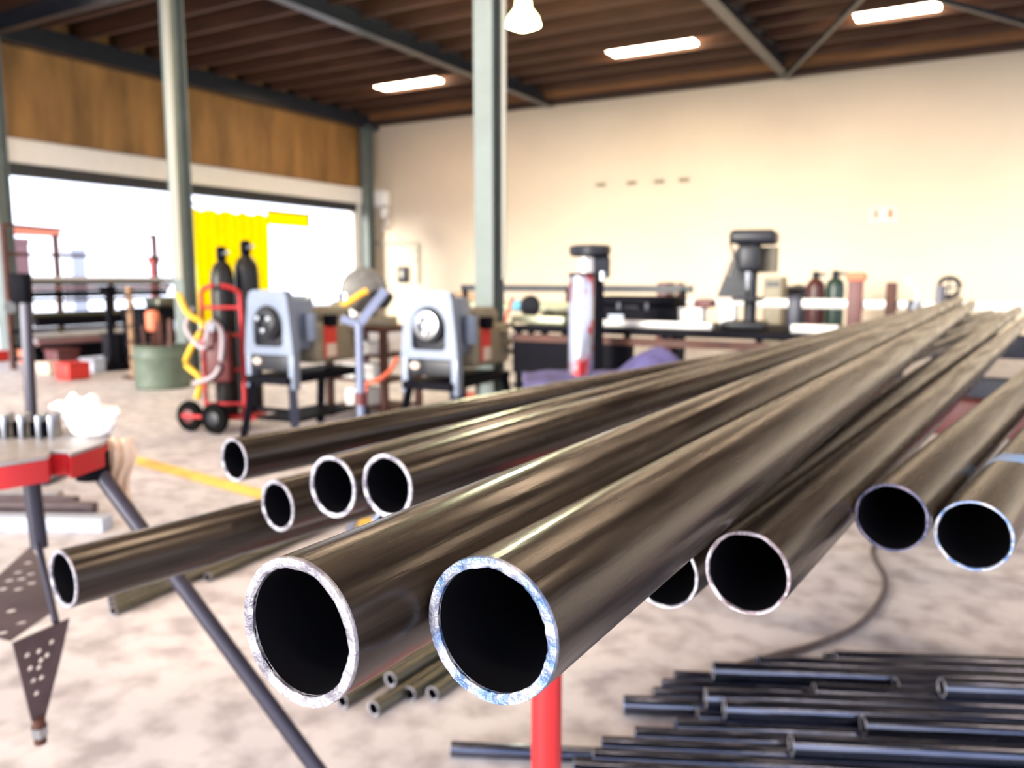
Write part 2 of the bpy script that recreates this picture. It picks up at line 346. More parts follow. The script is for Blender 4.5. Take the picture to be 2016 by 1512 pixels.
# yellow welding curtain on a frame
yc0, yc1, yc2 = onx(386, 560, -11.6), onx(528, 560, -11.6), onx(610, 560, -11.6)
ztop = onx(500, 414, -11.6).z
cv = thing('welding_curtain', 'bright yellow welding curtain hanging on a frame behind the gas cylinders', 'curtain', (-11.6, yc0.y, 0))
L = yc1.y-yc0.y; bmm = B(); nx, nz = 90, 14; g = []
for j in range(nz+1):
    row = []
    for i in range(nx+1):
        u = i/nx; z = .35 + (ztop-.39)*j/nz
        row.append(bmm.bm.verts.new((.05*math.sin(u*52)+.02*math.sin(u*17+j*.3), u*L, z + (.05*math.sin(u*40)**2*-1 if j == nz else 0))))
    g.append(row)
for j in range(nz):
    for i in range(nx): bmm.bm.faces.new((g[j][i], g[j][i+1], g[j+1][i+1], g[j+1][i]))
ym = M['yellow']
cu = bmm.obj('curtain_sheet', 'yellow', cv); sm = cu.modifiers.new('thick','SOLIDIFY'); sm.thickness = .004
b = ym.node_tree.nodes['Principled BSDF']; b.inputs['Subsurface Weight'].default_value = 0
b.inputs['Transmission Weight'].default_value = .55; b.inputs['Roughness'].default_value = .7; b.inputs['IOR'].default_value = 1.1
L2 = yc2.y-yc0.y; B().cyl((0,-.05,ztop+.02), (0,L2+.05,ztop+.02), .02, n=12).obj('rail', 'black', cv)
B().box((0,(L+L2)/2+.02,ztop-.12), (.012,L2-L-.02,.24), bev=.004).obj('curtain_strip', 'yellow', cv)  # curtain's right part cut to its top strip, overexposure put into the shape
for y in (-.03, L2+.03):
    q = B().cyl((0,y,0), (0,y,ztop+.05), .02, n=12); q.box((0,y,.015), (.6,.05,.03)); q.obj('frame_post', 'black', cv)

# ------------------------------------------------------------------ green bin
p = gp(322, 762); gb = thing('waste_bin', 'faded green round steel bin in front of the left column', 'bin', (p.x,p.y,0))
R = .265
B().lathe([(R*.96,0),(R*.97,.02),(R,.03),(R,.30),(R*1.03,.32),(R*1.03,.345),(R,.36),(R,.40),(R*1.03,.42),(R*1.03,.435),(R*.96,.43),(R*.95,.1),(.0001,.1)], n=40).obj('bin_body', 'green', gb)
b = B()
for k in range(16):
    a = random.uniform(0,6.28); r = random.uniform(0,.15)
    b.beam((r*math.cos(a), r*math.sin(a), .12), (r*1.2*math.cos(a), r*1.2*math.sin(a), random.uniform(.44,.78)), .03, random.uniform(.015,.05))
tag(b.obj('scrap_offcuts', 'rust'), 'rusty steel offcuts sticking up out of the green bin', 'scrap', kind='stuff').location = (p.x,p.y,0)
sk = B().box((0,0,0), (.14,.10,.22), bev=.04).obj('orange_sack', 'salmon'); sk.location = (p.x-.05,p.y-.05,.68)
tag(sk, 'orange bag lying on the offcuts in the green bin', 'bag')

# ------------------------------------------------------------------ gas trolley and cylinders
p = gp(452, 848); tr = thing('cylinder_trolley', 'red two wheeled trolley holding two dark gas cylinders', 'trolley', (p.x,p.y,0), math.radians(30))
# local x = to the right in view, y = away
q = B()
q.tube([(-.16,0,.12),(-.16,.0,.9),(-.14,-.02,1.02),(-.05,-.06,1.06)], .016); q.tube([(.12,0,.12),(.12,0,.9),(.10,-.02,1.02),(.0,-.06,1.06)], .016)
for z in (.2,.45,.7,.9): q.cyl((-.16,0,z), (.12,0,z), .013, n=10)
q.obj('frame', 'red', tr)
B().box((0,.1,.10), (.42,.30,.03), bev=.008).obj('toe_plate', 'red', tr)
B().box((-.02,-.07,.55), (.17,.1,.36), bev=.02).obj('tool_box', 'dred', tr)
B().cyl((-.32,-.05,.12), (.02,-.16,.12), .014, n=10).obj('axle', 'red', tr)
for (wx, wy) in ((-.27,-.03),(-.05,-.14)):
    mt = Matrix.Translation((wx,wy,.115)) @ Matrix.Rotation(PI/2,4,'X') @ Matrix.Rotation(math.radians(-22),4,'Y')
    w = B().lathe([(.045,-.025),(.085,-.03),(.108,-.022),(.115,0),(.108,.022),(.085,.03),(.045,.025)], mt, 32).obj('wheel', 'rubber', tr)
    B().lathe([(.0001,-.035),(.02,-.035),(.022,-.03),(.05,-.026),(.05,.026),(.0001,.035)], mt, 20).obj('hub', 'dred' if wx < -.1 else 'dgrey', w)
B().tube([(-.2,-.05,.9),(-.24,-.1,.75),(-.1,-.16,.62),(-.05,-.16,.8),(.02,-.12,.72),(-.02,-.14,.45),(-.2,-.12,.36)], .017).obj('hose', 'greyh', tr)
B().tube([(-.3,-.06,1.0),(-.22,-.1,.86),(-.12,-.1,.78),(-.2,-.12,.62),(-.26,-.08,.5),(-.16,-.1,.4),(-.2,-.06,.25)], .022).obj('torch_hose', 'yhose', tr)
def gas(x, y, z0, h, r, m, lab, capm='black', base=None, grp=None):
    t = thing('gas_cylinder', lab, 'gas cylinder', (x,y,z0), 0, grp)
    B().lathe([(r*.9,0),(r,.03),(r,h*.80),(r*.93,h*.85),(r*.7,h*.89),(r*.34,h*.915),(r*.30,h*.93),(.0001,h*.93)], n=28).obj('body', m, t)
    B().lathe([(r*.36,h*.915),(r*.42,h*.93),(r*.42,h*.985),(r*.30,h),(.0001,h)], n=20).obj('valve_cap', capm, t)
    B().cyl((0,0,h*.95), (r*1.1,-.02,h*.965), r*.16, n=10).obj('outlet', 'chrome' if base is None else capm, t)
    return t
def loc_of(o, v): return Matrix.Translation(o.location) @ Matrix.Rotation(o.rotation_euler.z,4,'Z') @ Vector(v)
u = loc_of(tr, (-.035,.09,.115)); gas(u.x,u.y,.116,1.22,.082,'cyl_k','shorter dark gas cylinder on the red trolley, on the left')
u = loc_of(tr, (.10,.22,.115)); gas(u.x,u.y,.116,1.27,.088,'cyl_k','taller dark gas cylinder on the red trolley, beside the grey threading machine')

# ------------------------------------------------------------------ threading machines
def threader(loc, label):
    t = thing('threading_machine', label, 'threading machine', loc, math.radians(4), 'grey pipe threading machines on splayed legs')
    z0 = .47
    # front casting (faces -y): outer trapezoid with arched opening
    n = 40; out, inn = [], []
    def outer(a):
        pts = [(.145,.56),(.165,.53),(.20,.24),(.215,.05),(.215,0),(-.215,0),(-.215,.05),(-.20,.24),(-.165,.53),(-.145,.56)]
        d = Vector((math.cos(a), math.sin(a))); o = Vector((0,.33)); best = None
        for i in range(len(pts)):
            p, q = Vector(pts[i]), Vector(pts[(i+1)%len(pts)]); e = q-p; den = d.x*e.y-d.y*e.x
            if abs(den) < 1e-9: continue
            w = p-o; tt = (w.x*e.y-w.y*e.x)/den; ss = (w.x*d.y-w.y*d.x)/den
            if tt > 0 and -1e-6 <= ss <= 1+1e-6 and (best is None or tt < best): best = tt
        r = o+d*(best or .2); return (r.x, r.y)
    for k in range(n):
        a = 2*PI*k/n; out.append(outer(a)); c, s = math.cos(a), math.sin(a)
        r = .125
        if s < 0:
            r = min(.125/max(abs(c),1e-6), .145/max(-s,1e-6))
        inn.append((r*c, .33+r*s))
    # crop outer bottom so the lower panel is separate
    b = B().ringplate([(x, max(y, .13)) for x, y in out], inn, (0,0,z0), (1,0,0), (0,0,1), .07)
    b.box((-.185,0,z0+.02), (.05,.07,.24), bev=.008); b.box((.185,0,z0+.02), (.05,.07,.24), bev=.008)
    b.obj('front_frame', 'grey', t)
    B().box((0,.02,z0+.32), (.27,.05,.32), bev=.01).obj('chuck_housing', 'dgrey', t)
    mt = Matrix.Translation((0,-.01,z0+.345)) @ Matrix.Rotation(PI/2,4,'X')
    c = B().lathe([(.115,-.02),(.115,.03),(.10,.045),(.085,.045),(.08,.03),(.05,.03),(.048,.05),(.03,.05),(.028,.0),(.0001,.0)], mt, 40).obj('chuck', 'dgrey', t)
    B().lathe([(.088,.045),(.088,.062),(.05,.07),(.045,.05)], mt, 40).obj('chuck_ring', 'chrome', c)
    for k in range(3):
        a = 2*PI*k/3+.5; B().box((.052*math.cos(a),-.075,z0+.345+.052*math.sin(a)), (.03,.03,.03), bev=.004).obj('jaw', 'chrome', c)
    B().box((0,-.01,z0+.075), (.34,.05,.11), bev=.012).obj('lower_panel', 'dgrey', t)
    mo = Matrix.Translation((-.10,-.037,z0+.085)) @ Matrix.Rotation(PI/2,4,'X') @ Matrix.Diagonal((1,.65,1,1))
    B().lathe([(.036,0),(.034,.006),(.0001,.006)], mo, 24).obj('badge', 'whitelab', t)
    # long body behind
    b = B().box((0,.17,z0+.33), (.28,.26,.38), bev=.05)
    b.obj('gear_cover', 'grey', t)
    B().box((.03,.50,z0+.19), (.32,.52,.28), bev=.04).obj('body', 'beige', t)
    B().box((.0,.60,z0+.37), (.22,.30,.14), bev=.05).obj('motor_cover', 'beige', t)
    B().cyl((.19,.17,z0+.22), (.19,.17,z0+.40), .045, n=24).obj('side_cover', 'grey', t)
    lb = B().box((.197,.37,z0+.20), (.012,.13,.22), bev=.003).obj('label_plate', 'redlab', t)
    B().box((.205,.37,z0+.14), (.006,.10,.09)).obj('label_text_panel', 'whitelab', lb)
    B().box((.20,.37,z0+.345), (.06,.10,.08), bev=.01).obj('switch', 'black', t)
    for (y, z, r) in ((.62,.27,.022),(.66,.20,.03),(.70,.13,.022),(.72,.31,.018)): B().cyl((.18,y,z0+z), (.235,y,z0+z), r, n=16).obj('control_knob', 'beige', t)
    for y in (.12,.28): B().cyl((-.09,y,z0+.05), (-.09,.95,z0+.05), .016, n=12).obj('guide_rod', 'chrome', t)
    # splayed stand
    for sx in (-1,1):
        for (y0, y1) in ((.0,-.06),(.70,.76)):
            B().beam((sx*.16,y0,z0-.02), (sx*.235,y1,.0), .05, .05).obj('leg', 'black' if sx < 0 or y0 else 'navy', t)
    B().box((0,.35,z0-.04), (.36,.84,.05), bev=.006).obj('stand_frame', 'black', t)
    B().beam((-.20,.0,.22), (.20,.0,.22), .02, .03).obj('tie_bar', 'black', t)
    B().box((0,.35,.15), (.34,.66,.02)).obj('lower_shelf', 'black', t)
    return t
p = atd(850, 745, 5.15); p2 = atd(538, 745, 5.45)
m2 = threader((p.x,p.y,0), 'grey threading machine with a bright round chuck in front of the middle column')
m1 = copy_tree(m2); m1.location = (p2.x,p2.y,0); m1['label'] = 'grey threading machine with a dark chuck right beside the gas cylinders'
for ch in m1.children:
    if ch.name.startswith('chuck.'):
        for g_ in ch.children:
            if g_.name.startswith('chuck_ring'): g_.data = g_.data.copy(); g_.data.materials[0] = M['dgrey']
# pink strap and dark block hung at machine 2
# orange hose from saw to machine
a, b_, c, d = atd(722,758,4.9), atd(745,748,4.9), atd(768,730,4.95), atd(782,705,5.0)
tag(B().tube([Vector((a.x-.25,a.y,0.02)),Vector((a.x-.05,a.y,a.z-.2)),a,b_,c,d], .014).obj('air_hose', 'hose'), 'orange air hose sagging between the light pole stand and the machine with bright chuck', 'hose')
# red handled brush leaning near middle column
a, b_ = atd(980,622,5.75), atd(1008,590,5.9)
# ------------------------------------------------------------------ saw and rust table
p = atd(735, 640, 6.6); ztab = p.z
tb = thing('steel_rack_table', 'rust brown steel rack table carrying the band saw', 'table', (p.x,p.y,0))
W_, D_ = .62, .5
B().box((0,0,ztab-.02), (W_,D_,.04), bev=.005).obj('table_top', 'rust', tb)
for sx in (-1,1):
    for sy in (-1,1): B().box((sx*(W_/2-.03),sy*(D_/2-.03),(ztab-.04)/2), (.05,.05,ztab-.04)).obj('leg', 'rust', tb)
for z in (.08,.3,.5): B().box((0,0,z), (W_-.08,D_-.08,.02)).obj('shelf', 'rust', tb)
for k, (dx, z, w, h, m_) in enumerate(((-.12,.31,.14,.12,'screen'),(.08,.31,.13,.12,'screen'),(-.1,.51,.12,.10,'bluegrey'),(.09,.51,.15,.1,'screen'),(-.05,.09,.22,.14,'screen'))):
    tag(B().box((p.x+dx,p.y-.08,z+h/2+.0005), (w,.2,h), bev=.01).obj('storage_box', m_), ['white box on the middle shelf of the rust rack, on its left','white box on the middle shelf of the rust rack, on its right','blue grey box on the top shelf of the rust rack','white box on the top shelf of the rust rack','wide white box on the bottom shelf of the rust rack'][k], 'box', 'boxes on the rust rack')
s = atd(712, 590, 6.55); sz = ztab
SC = 1.16
sv = thing('band_saw', 'grey metal cutting saw with a rounded head and orange handle on the rust rack', 'saw', (s.x,s.y,sz), math.radians(30))
B().box((0.02,0,.03), (.42,.26,.06), bev=.01).obj('saw_base', 'beige', sv)
mt = Matrix.Translation((.02,0,.24)) @ Matrix.Rotation(PI/2,4,'X') @ Matrix.Rotation(math.radians(18),4,'Z')
B().lathe([(.0001,-.07),(.12,-.07),(.155,-.05),(.16,0),(.155,.05),(.12,.07),(.0001,.07)], mt, 40).obj('blade_guard', 'castgrey', sv)
B().box((.13,0,.20), (.16,.14,.12), bev=.03, rot=Matrix.Rotation(math.radians(35),3,'Y')).obj('motor', 'dgrey', sv)
B().box((-.15,0,.10), (.10,.16,.14), bev=.02).obj('vice', 'beige', sv)
B().tube([(-.20,-.16,-.02),(-.14,-.17,.10),(-.02,-.15,.19),(.06,-.12,.24)], .022).obj('handle', 'orange', sv)
for x in (-.15,-.09): B().lathe([(.0001,0),(.035,0),(.035,.05),(.0001,.05)], Matrix.Translation((x,-.04,.175)), 16).obj('clamp_knob', 'chrome', sv)
sv.scale = (SC,SC,SC)

# ------------------------------------------------------------------ pole stands
def vstand(px, pyv, d, label, m_='lightpost', hgt=None, ang=0):
    p = atd(px, pyv, d); zt = p.z
    t = thing('pipe_stand', label, 'pipe stand', (p.x,p.y,0), math.radians(30))
    B().cyl((0,0,.12), (0,0,zt), .018, n=20).obj('pole', m_, t)
    B().cyl((0,0,zt*.62), (0,0,zt*.62+.05), .028, n=20).obj('collar', 'dred', t)
    v = B().beam((0,0,zt-.005), (.115,0,zt+.14), .022, .035); v.beam((0,0,zt-.005), (-.075,0,zt+.02), .022, .03); v.obj('v_head', m_, t)
    for k in range(3):
        a = 2*PI*k/3+ang; B().beam((0,0,.16), (.30*math.cos(a),.30*math.sin(a),.015), .028, .028).obj('leg', m_, t)
    return t
vstand(707, 636, 3.45, 'slim light blue grey V head pipe stand before the rust rack', ang=.4)
# violet post at left behind the chain vise
p = atd(60, 835, 4.4); pt = thing('support_post', 'dark violet steel post with a bracket at its top behind the vise table', 'post', (p.x,p.y,0), math.radians(30))
zt = atd(45, 560, 4.4).z; dx = (atd(45,560,4.4)-atd(60,835,4.4)).dot(RT)
B().beam((0,0,0), (dx*1.6,0,zt), .048, .045, bev=.006).obj('post', 'post', pt)
B().box((dx*1.6-.02,0,zt-.02), (.09,.07,.16), bev=.01).obj('bracket', 'black', pt)
B().cyl((dx*1.6-.07,-.03,zt-.12), (dx*1.6-.07,.03,zt-.12), .035, n=16).obj('roller', 'dgrey', pt)
B().box((0,0,.012), (.3,.3,.024), bev=.004).obj('foot_plate', 'post', pt)

# ------------------------------------------------------------------ right hand benches
# front black bench (parallel to the back wall)
ZB = .80
bl = onz(1008, 640, ZB); bench_y = bl.y
bt = thing('work_bench', 'long black steel bench carrying the small drill press', 'bench', (bl.x, bench_y, 0))
LB = 2.2
B().box((LB/2,.5,ZB-.02), (LB,1.0,.04), bev=.004).obj('bench_top', 'black', bt)
B().box((LB/2,.02,ZB-.08), (LB,.05,.045)).obj('front_rail', 'rust', bt)
B().box((.42,.03,ZB-.21), (.84,.04,.21)).obj('apron_panel', 'black', bt)
B().box((.84+(LB-.84)/2,.05,ZB-.27), (LB-.84,.04,.17)).obj('apron_panel', 'navy', bt)
for x in (.03,.22,.80,1.6,LB-.04):
    for y in (.04,.94): B().box((x,y,(ZB-.04)/2), (.035,.035,ZB-.04)).obj('leg', 'black', bt)
def on_bench(px, z=ZB, off=.5): 
    v = ray(px, 600); return Vector((v.x/v.y*(bench_y+off), bench_y+off, z))
def pxlen(px0, px1, off): return on_bench(px1, off=off).x - on_bench(px0, off=off).x
# steel bars lying on the bench
def bar(px0, px1, off, w, h, m_, lab, z=ZB, name='steel_bar', cat='bar'):
    a, b = on_bench(px0, off=off), on_bench(px1, off=off)
    return tag(B().box(((a.x+b.x)/2, a.y, z+h/2), (b.x-a.x, w, h), bev=min(w,h)*.15).obj(name, m_), lab, cat)
bar(1186, 1405, .14, .05, .045, 'rail', 'pale steel bar lying along the front edge of the black bench')
bar(1560, 1655, .12, .06, .05, 'rail', 'short pale steel bar on the black bench right of the drill press')
bar(1012, 1116, .30, .10, .05, 'greenrail', 'pale green steel bar on the left end of the black bench')
# black tool case
cs = thing('tool_case', 'black tool case with a pale label standing on the bench', 'case', on_bench(1262, off=.62), 0)
wc = pxlen(1192,1340,.62)
B().box((0,0,.062), (wc,.30,.12), bev=.012).obj('case_body', 'black', cs); B().box((0,0,.155), (wc,.30,.065), bev=.02).obj('case_lid', 'black', cs)
B().box((-wc*.22,-.153,.045), (.11,.01,.04), bev=.003).obj('label_plate', 'bluegrey', cs)
for x in (-.1,.1): B().box((x,-.155,.12), (.03,.012,.05), bev=.003).obj('latch', 'navy', cs)
B().tube([(-.06,-.15,.10),(-.05,-.18,.115),(.05,-.18,.115),(.06,-.15,.10)], .008).obj('handle', 'dgrey', cs)
# little parts on the bench
def smallbox(px, off, w, d_, h, m_, lab, name='parts_box', cat='box'):
    q = on_bench(px, off=off); t = thing(name, lab, cat, q)
    B().box((0,0,h/2), (w,d_,h), bev=.01).obj('body', m_, t); B().box((0,0,h+.006), (w*1.04,d_*1.04,.014), bev=.004).obj('lid', m_, t); return t
smallbox(1364,.66,.16,.14,.10,'screen','pale box with red top right of the black tool case')
tag(B().box(on_bench(1388,ZB+.14,.70), (.12,.12,.05), bev=.01).obj('red_pouch', 'dred'), 'red pouch lying on the pale box by the tool case', 'pouch').location = (0,0,0)
smallbox(1436,.82,.10,.12,.12,'screen','small white box on the bench just left of the drill press')
smallbox(1565,.5,.07,.08,.19,'navy','narrow navy block standing on the bench right of the drill press', 'clamp_block', 'block')
# bench drill press
dp = thing('drill_press', 'dark bench drill press on the long black bench', 'drill press', on_bench(1468, off=.5), math.radians(8))
b = B().box((0,0,.02), (.26,.36,.04), bev=.01); b.obj('press_base', 'dgrey', dp)
B().cyl((.02,.07,.04), (.02,.07,.52), .04, n=24).obj('column', 'dgrey', dp)
B().prism([(-.16,0),(.02,0),(.02,.30),(-.05,.30),(-.10,.17)], (-.02,.05,.19), (1,0,0), (0,0,1), .10).obj('side_casting', 'dgrey', dp)
B().box((.02,-.05,.18), (.18,.20,.025), bev=.008).obj('press_table', 'dgrey', dp)
b = B().box((.02,-.02,.43), (.13,.30,.17), bev=.03); b.obj('head', 'dgrey', dp)
B().box((.04,-.01,.555), (.27,.34,.085), bev=.03).obj('belt_cover', 'dgrey', dp)
B().cyl((.12,.08,.34), (.12,.08,.50), .06, n=24).obj('motor', 'beige', dp)
B().cyl((.02,-.12,.35), (.02,-.12,.24), .022, .012, n=16).obj('spindle', 'chrome', dp)
b = B()
for k in range(3):
    a = 2*PI*k/3; b.tube([(-.06,-.1,.42), (-.09,-.1+.12*math.cos(a),.42+.12*math.sin(a))], .007, sub=1)
b.obj('feed_handle', 'chrome', dp)
# pedestal press behind the peeling post
p = atd(1172, 600, 4.75); pd = thing('drill_press', 'black pedestal drill press with a flat oval head behind the shiny peeling post', 'drill press', (p.x,p.y,0), math.radians(30))
hz = lambda py: atd(1172, py, 4.75).z
B().box((.0,.05,hz(548)/2), (.10,.10,hz(548)), bev=.008).obj('column', 'black', pd)
B().box((0,.02,.02), (.36,.42,.04), bev=.01).obj('press_base', 'black', pd)
B().lathe([(.0001,0),(.10,0),(.118,.012),(.12,.05),(.11,.062),(.0001,.066)], Matrix.Translation((-.035,0,hz(505)))@Matrix.Diagonal((1,1.5,1,1)), 40).obj('belt_cover', 'dgrey', pd)
B().box((.01,.0,hz(526)), (.13,.18,.13), bev=.02).obj('head', 'dgrey', pd)
B().cyl((-.06,-.06,hz(548)), (-.06,-.06,hz(508)), .05, n=24).obj('motor', 'rail', pd)
b = B().cyl((.03,-.09,hz(552)), (.03,-.09,hz(535)), .018, n=16); b.obj('spindle', 'chrome', pd)
# low crate with violet cloth, steel post on it
d0 = 3.9
p = atd(1150, 745, d0); zc = p.z
cr_ = thing('low_crate', 'dark low crate under the violet cloth', 'crate', (p.x+.12,p.y+.04,0), math.radians(30))
for z in (.06, .22, .38, .54): B().box((0,-.29,z), (.80,.02,.11)).obj('side_board', 'rust', cr_); 
for z in (.06, .22, .38, .54): B().box((0,.29,z), (.80,.02,.11)).obj('side_board', 'rust', cr_)
B().box((0,0,zc-.03), (.82,.60,.03)).obj('lid', 'rust', cr_)
for sx in (-1,1):
    for sy in (-1,1): B().box((sx*.37,sy*.26,(zc-.045)/2), (.05,.05,zc-.045)).obj('corner_post', 'rust', cr_)
b = B(); g = []; nx, ny = 56, 34
for j in range(ny+1):
    row = []
    for i in range(nx+1):
        x = -.42+.98*i/nx; y = -.32+.60*j/ny
        hump = .16*math.exp(-((x-.20)/.13)**2-((y+.05)/.22)**2) + .05*math.exp(-((x-.45)/.1)**2)
        z = zc-.012 + hump + .016*noise.noise(Vector((x*9,y*7,1))) + .010*math.sin(x*28+y*9)*(.3+hump*8) + .016
        if y < -.27: z -= (-.27-y)*1.0
        row.append(b.bm.verts.new((x,y,z)))
    g.append(row)
for j in range(ny):
    for i in range(nx): b.bm.faces.new((g[j][i], g[j][i+1], g[j+1][i+1], g[j+1][i]))
cl = b.obj('violet_cloth', 'cloth'); cl.location = cr_.location; cl.rotation_euler = cr_.rotation_euler
tag(cl, 'violet blue cloth heaped over the crate behind the long pipes', 'cloth')
m_ = cl.modifiers.new('thick','SOLIDIFY'); m_.thickness = .006; m_.offset = 1
pq = atd(1143, 745, 3.75); hp = atd(1143, 545, 3.75).z-pq.z
pp = thing('steel_post', 'shiny upright steel tube with peeling red paint on the violet cloth', 'post', (pq.x,pq.y,pq.z+.02), 0)
B().lathe([(.058,0),(.058,hp*.98),(.054,hp),(.048,hp),(.048,.02),(.0001,.02)], n=40).obj('tube', 'peel', pp)
B().lathe([(.062,hp*.965),(.062,hp*.985),(.056,hp*.99),(.056,hp*.96)], n=40).obj('top_band', 'black', pp)

# rear conveyor / pipe rail along the back wall
RY = 9.0
def on_rear(px, py, Y=RY): return ony(px, py, Y)
z2, z1_ = on_rear(1500,589).z, on_rear(1500,605).z
xa, xb = on_rear(1340,595).x, 4.0
cvr = thing('roller_conveyor', 'long pale steel conveyor rail on dark red posts along the back of the shop', 'conveyor', (xa, RY, 0))
B().box(((xb-xa)/2,0,(z1_+z2)/2), (xb-xa,.10,z2-z1_), bev=.008).obj('front_rail', 'rail', cvr)
B().box(((xb-xa)/2,.5,(z1_+z2)/2), (xb-xa,.06,z2-z1_), bev=.008).obj('back_rail', 'rail', cvr)
for k in range(12): B().cyl((.3+k*.5,.05,z2-.04), (.3+k*.5,.47,z2-.04), .03, n=14).obj('roller', 'dgrey', cvr)
for px, py, m_, w in ((1345,556,'dred',.075),(1688,546,'dred',.14),(1758,556,'rust',.10),(1853,562,'post',.09)):
    a = on_rear(px, py); B().box((a.x-xa,-.09,a.z/2), (w,.07,a.z), bev=.006).obj('post', m_, cvr)
for px in (1565, 1797):
    a = on_rear(px, 600); B().box((a.x-xa,-.09,a.z-.18), (.09,.07,.44), bev=.01).obj('bracket', 'navy', cvr)
a = on_rear(1688, 556); tag(B().box((a.x,a.y-.09,a.z+.055), (.2,.12,.09), bev=.035).obj('orange_glove', 'salmon'), 'salmon glove hung over the thick red post', 'glove')
# second rack, left, with greenish pipes, behind the middle column
rl = thing('pipe_trestle', 'dark trestle behind the middle column holding pale green pipes', 'trestle', (on_rear(880,600,8.2).x, 8.2, 0))
zz = on_rear(1000,612,8.2).z; LX = on_rear(1330,600,8.2).x-on_rear(870,600,8.2).x
for x in (.05, LX*.5, LX-.1):
    b = B().box((x,-.25,zz/2), (.06,.06,zz)); b.box((x,.25,zz/2), (.06,.06,zz)); b.box((x,0,zz-.03), (.06,.56,.06)); b.obj('leg_frame', 'black', rl)
zs = on_rear(1000,568,8.2).z
B().box((LX/2,.33,zs), (LX,.05,.08)).obj('upper_rail', 'dgrey', rl)
for x in (.05, LX*.5, LX-.1): B().box((x,.33,zs/2), (.05,.05,zs)).obj('rear_post', 'black', rl)
for k, (yo, r_, nm) in enumerate(((-.16,.05,'front'),(-.03,.055,'middle'),(.11,.05,'rear'))):
    tag(B().cyl((rl.location.x+.02*k,8.2+yo,zz+r_), (rl.location.x+LX-.05*k,8.2+yo,zz+r_), r_, n=20).obj('green_pipe', 'greenrail'), nm+' one of three pale green pipes lying on the trestle behind the middle column', 'pipe', 'pale green pipes on the trestle')
# reel with blue rings
a = on_rear(1046, 603, 7.4); re_ = thing('hose_reel', 'dark round reel with light blue hub on a stand right of the middle column', 'reel', (a.x,a.y,0))
mt = Matrix.Translation((0,0,a.z)) @ Matrix.Rotation(PI/2,4,'Y') @ Matrix.Rotation(.5,4,'X')
B().lathe([(.0001,-.05),(.11,-.05),(.115,-.03),(.115,.0),(.08,.02),(.0001,.02)], mt, 32).obj('reel_disc', 'dgrey', re_)
B().lathe([(.035,-.30),(.055,-.30),(.055,-.27),(.035,-.26),(.035,-.09),(.06,-.08),(.06,-.05),(.0001,-.05)], mt, 24).obj('hub_ring', mat('light_blue_plastic', (.15,.45,.65), .5), re_)
B().box((0,0,a.z/2-.05), (.05,.05,a.z-.1)).obj('stand_leg', 'black', re_); B().box((0,0,.015), (.3,.3,.03)).obj('stand_foot', 'black', re_)
# cardboard panel behind machine 2
a = on_rear(920, 612, 8.9); tag(B().box((a.x,8.95,a.z/2+.12), (.52,.03,a.z+.24)).obj('cardboard_sheet', 'board'), 'tan cardboard sheet standing left of the middle column', 'cardboard')
# brush with red handle
a, b_ = on_rear(978,628,6.2), on_rear(1010,585,6.2)
br = thing('push_broom', 'red handled broom leaning by the middle column', 'broom', (b_.x,6.2,0))
B().cyl((-.35,0,.06), (0,0,b_.z), .016, n=12).obj('handle', 'hose', br); B().box((-.36,0,.035), (.30,.07,.07), bev=.01).obj('brush_head', 'hose', br)
# cylinders and clutter along the back wall
for px, top, m_, lab in ((1607,534,'cyl_m','maroon gas cylinder by the back wall behind the conveyor'),(1646,532,'cyl_g','dark green gas cylinder by the back wall behind the conveyor')):
    t_ = ony(px, top, 12.6); gas(t_.x, 12.6, 0, t_.z, .13, m_, lab, capm='dgrey', base=1)
def clutter(px, py0, py1, w, Y, m_, name, lab, cat, round_=False):
    a, b = ony(px, py0, Y), ony(px, py1, Y); t = thing(name, lab, cat, (a.x, Y, 0))
    ww = w*Y/1.0
    if round_: B().lathe([(ww*.42,0),(ww*.5,.03),(ww*.5,a.z-.06),(ww*.3,a.z-.02),(.0001,a.z-.01)], n=24).obj('body', m_, t); B().cyl((0,0,a.z-.03),(0,0,a.z),ww*.12,n=12).obj('cap','dgrey',t)
    else: B().box((0,0,a.z/2), (ww,.4,a.z), bev=.02).obj('body', m_, t); B().box((0,-.21,a.z*.9), (ww*.7,.02,.08)).obj('label_plate', 'dgrey', t)
clutter(1312,556,630,.013,11.5,'dred','red_post','dark red bollard behind the tool case','bollard')
clutter(1572,560,600,.04,14.2,'dgrey','oil_drum','squat grey drum behind the conveyor right of the drill press','drum',True)
clutter(1527,545,600,.022,13.2,'beige','steel_locker','slim beige locker behind the drill press head','locker')
# wheel on the wall side
a = on_rear(1868, 566, 9.6); hw = thing('hand_wheel', 'dark valve hand wheel above the conveyor near the pipe tips', 'hand wheel', (a.x,9.6,0))
bq = B(); bq.tube([(.10*math.cos(t_*PI/8),0,a.z+.10*math.sin(t_*PI/8)) for t_ in range(17)], .025, sub=1); bq.obj('wheel_rim', 'dgrey', hw)
bq = B().box((0,0,a.z), (.19,.02,.02)); bq.box((0,0,a.z), (.02,.02,.19)); bq.obj('spokes', 'dgrey', hw)
B().cyl((0,0,0), (0,0,a.z-.10), .025, n=12).obj('stem', 'black', hw)
a = on_rear(1797, 600, 8.85); b2 = on_rear(1790,562,8.85)
tag(B().tube([Vector((a.x,8.8,a.z-.1)), Vector((a.x+.04,8.8,a.z+.1)), Vector((b2.x+.02,8.8,b2.z)), Vector((b2.x-.02,8.8,b2.z+.08))], .018).obj('blue_hose', 'bluegrey'), 'short blue grey hose hooked over the conveyor rail', 'hose')

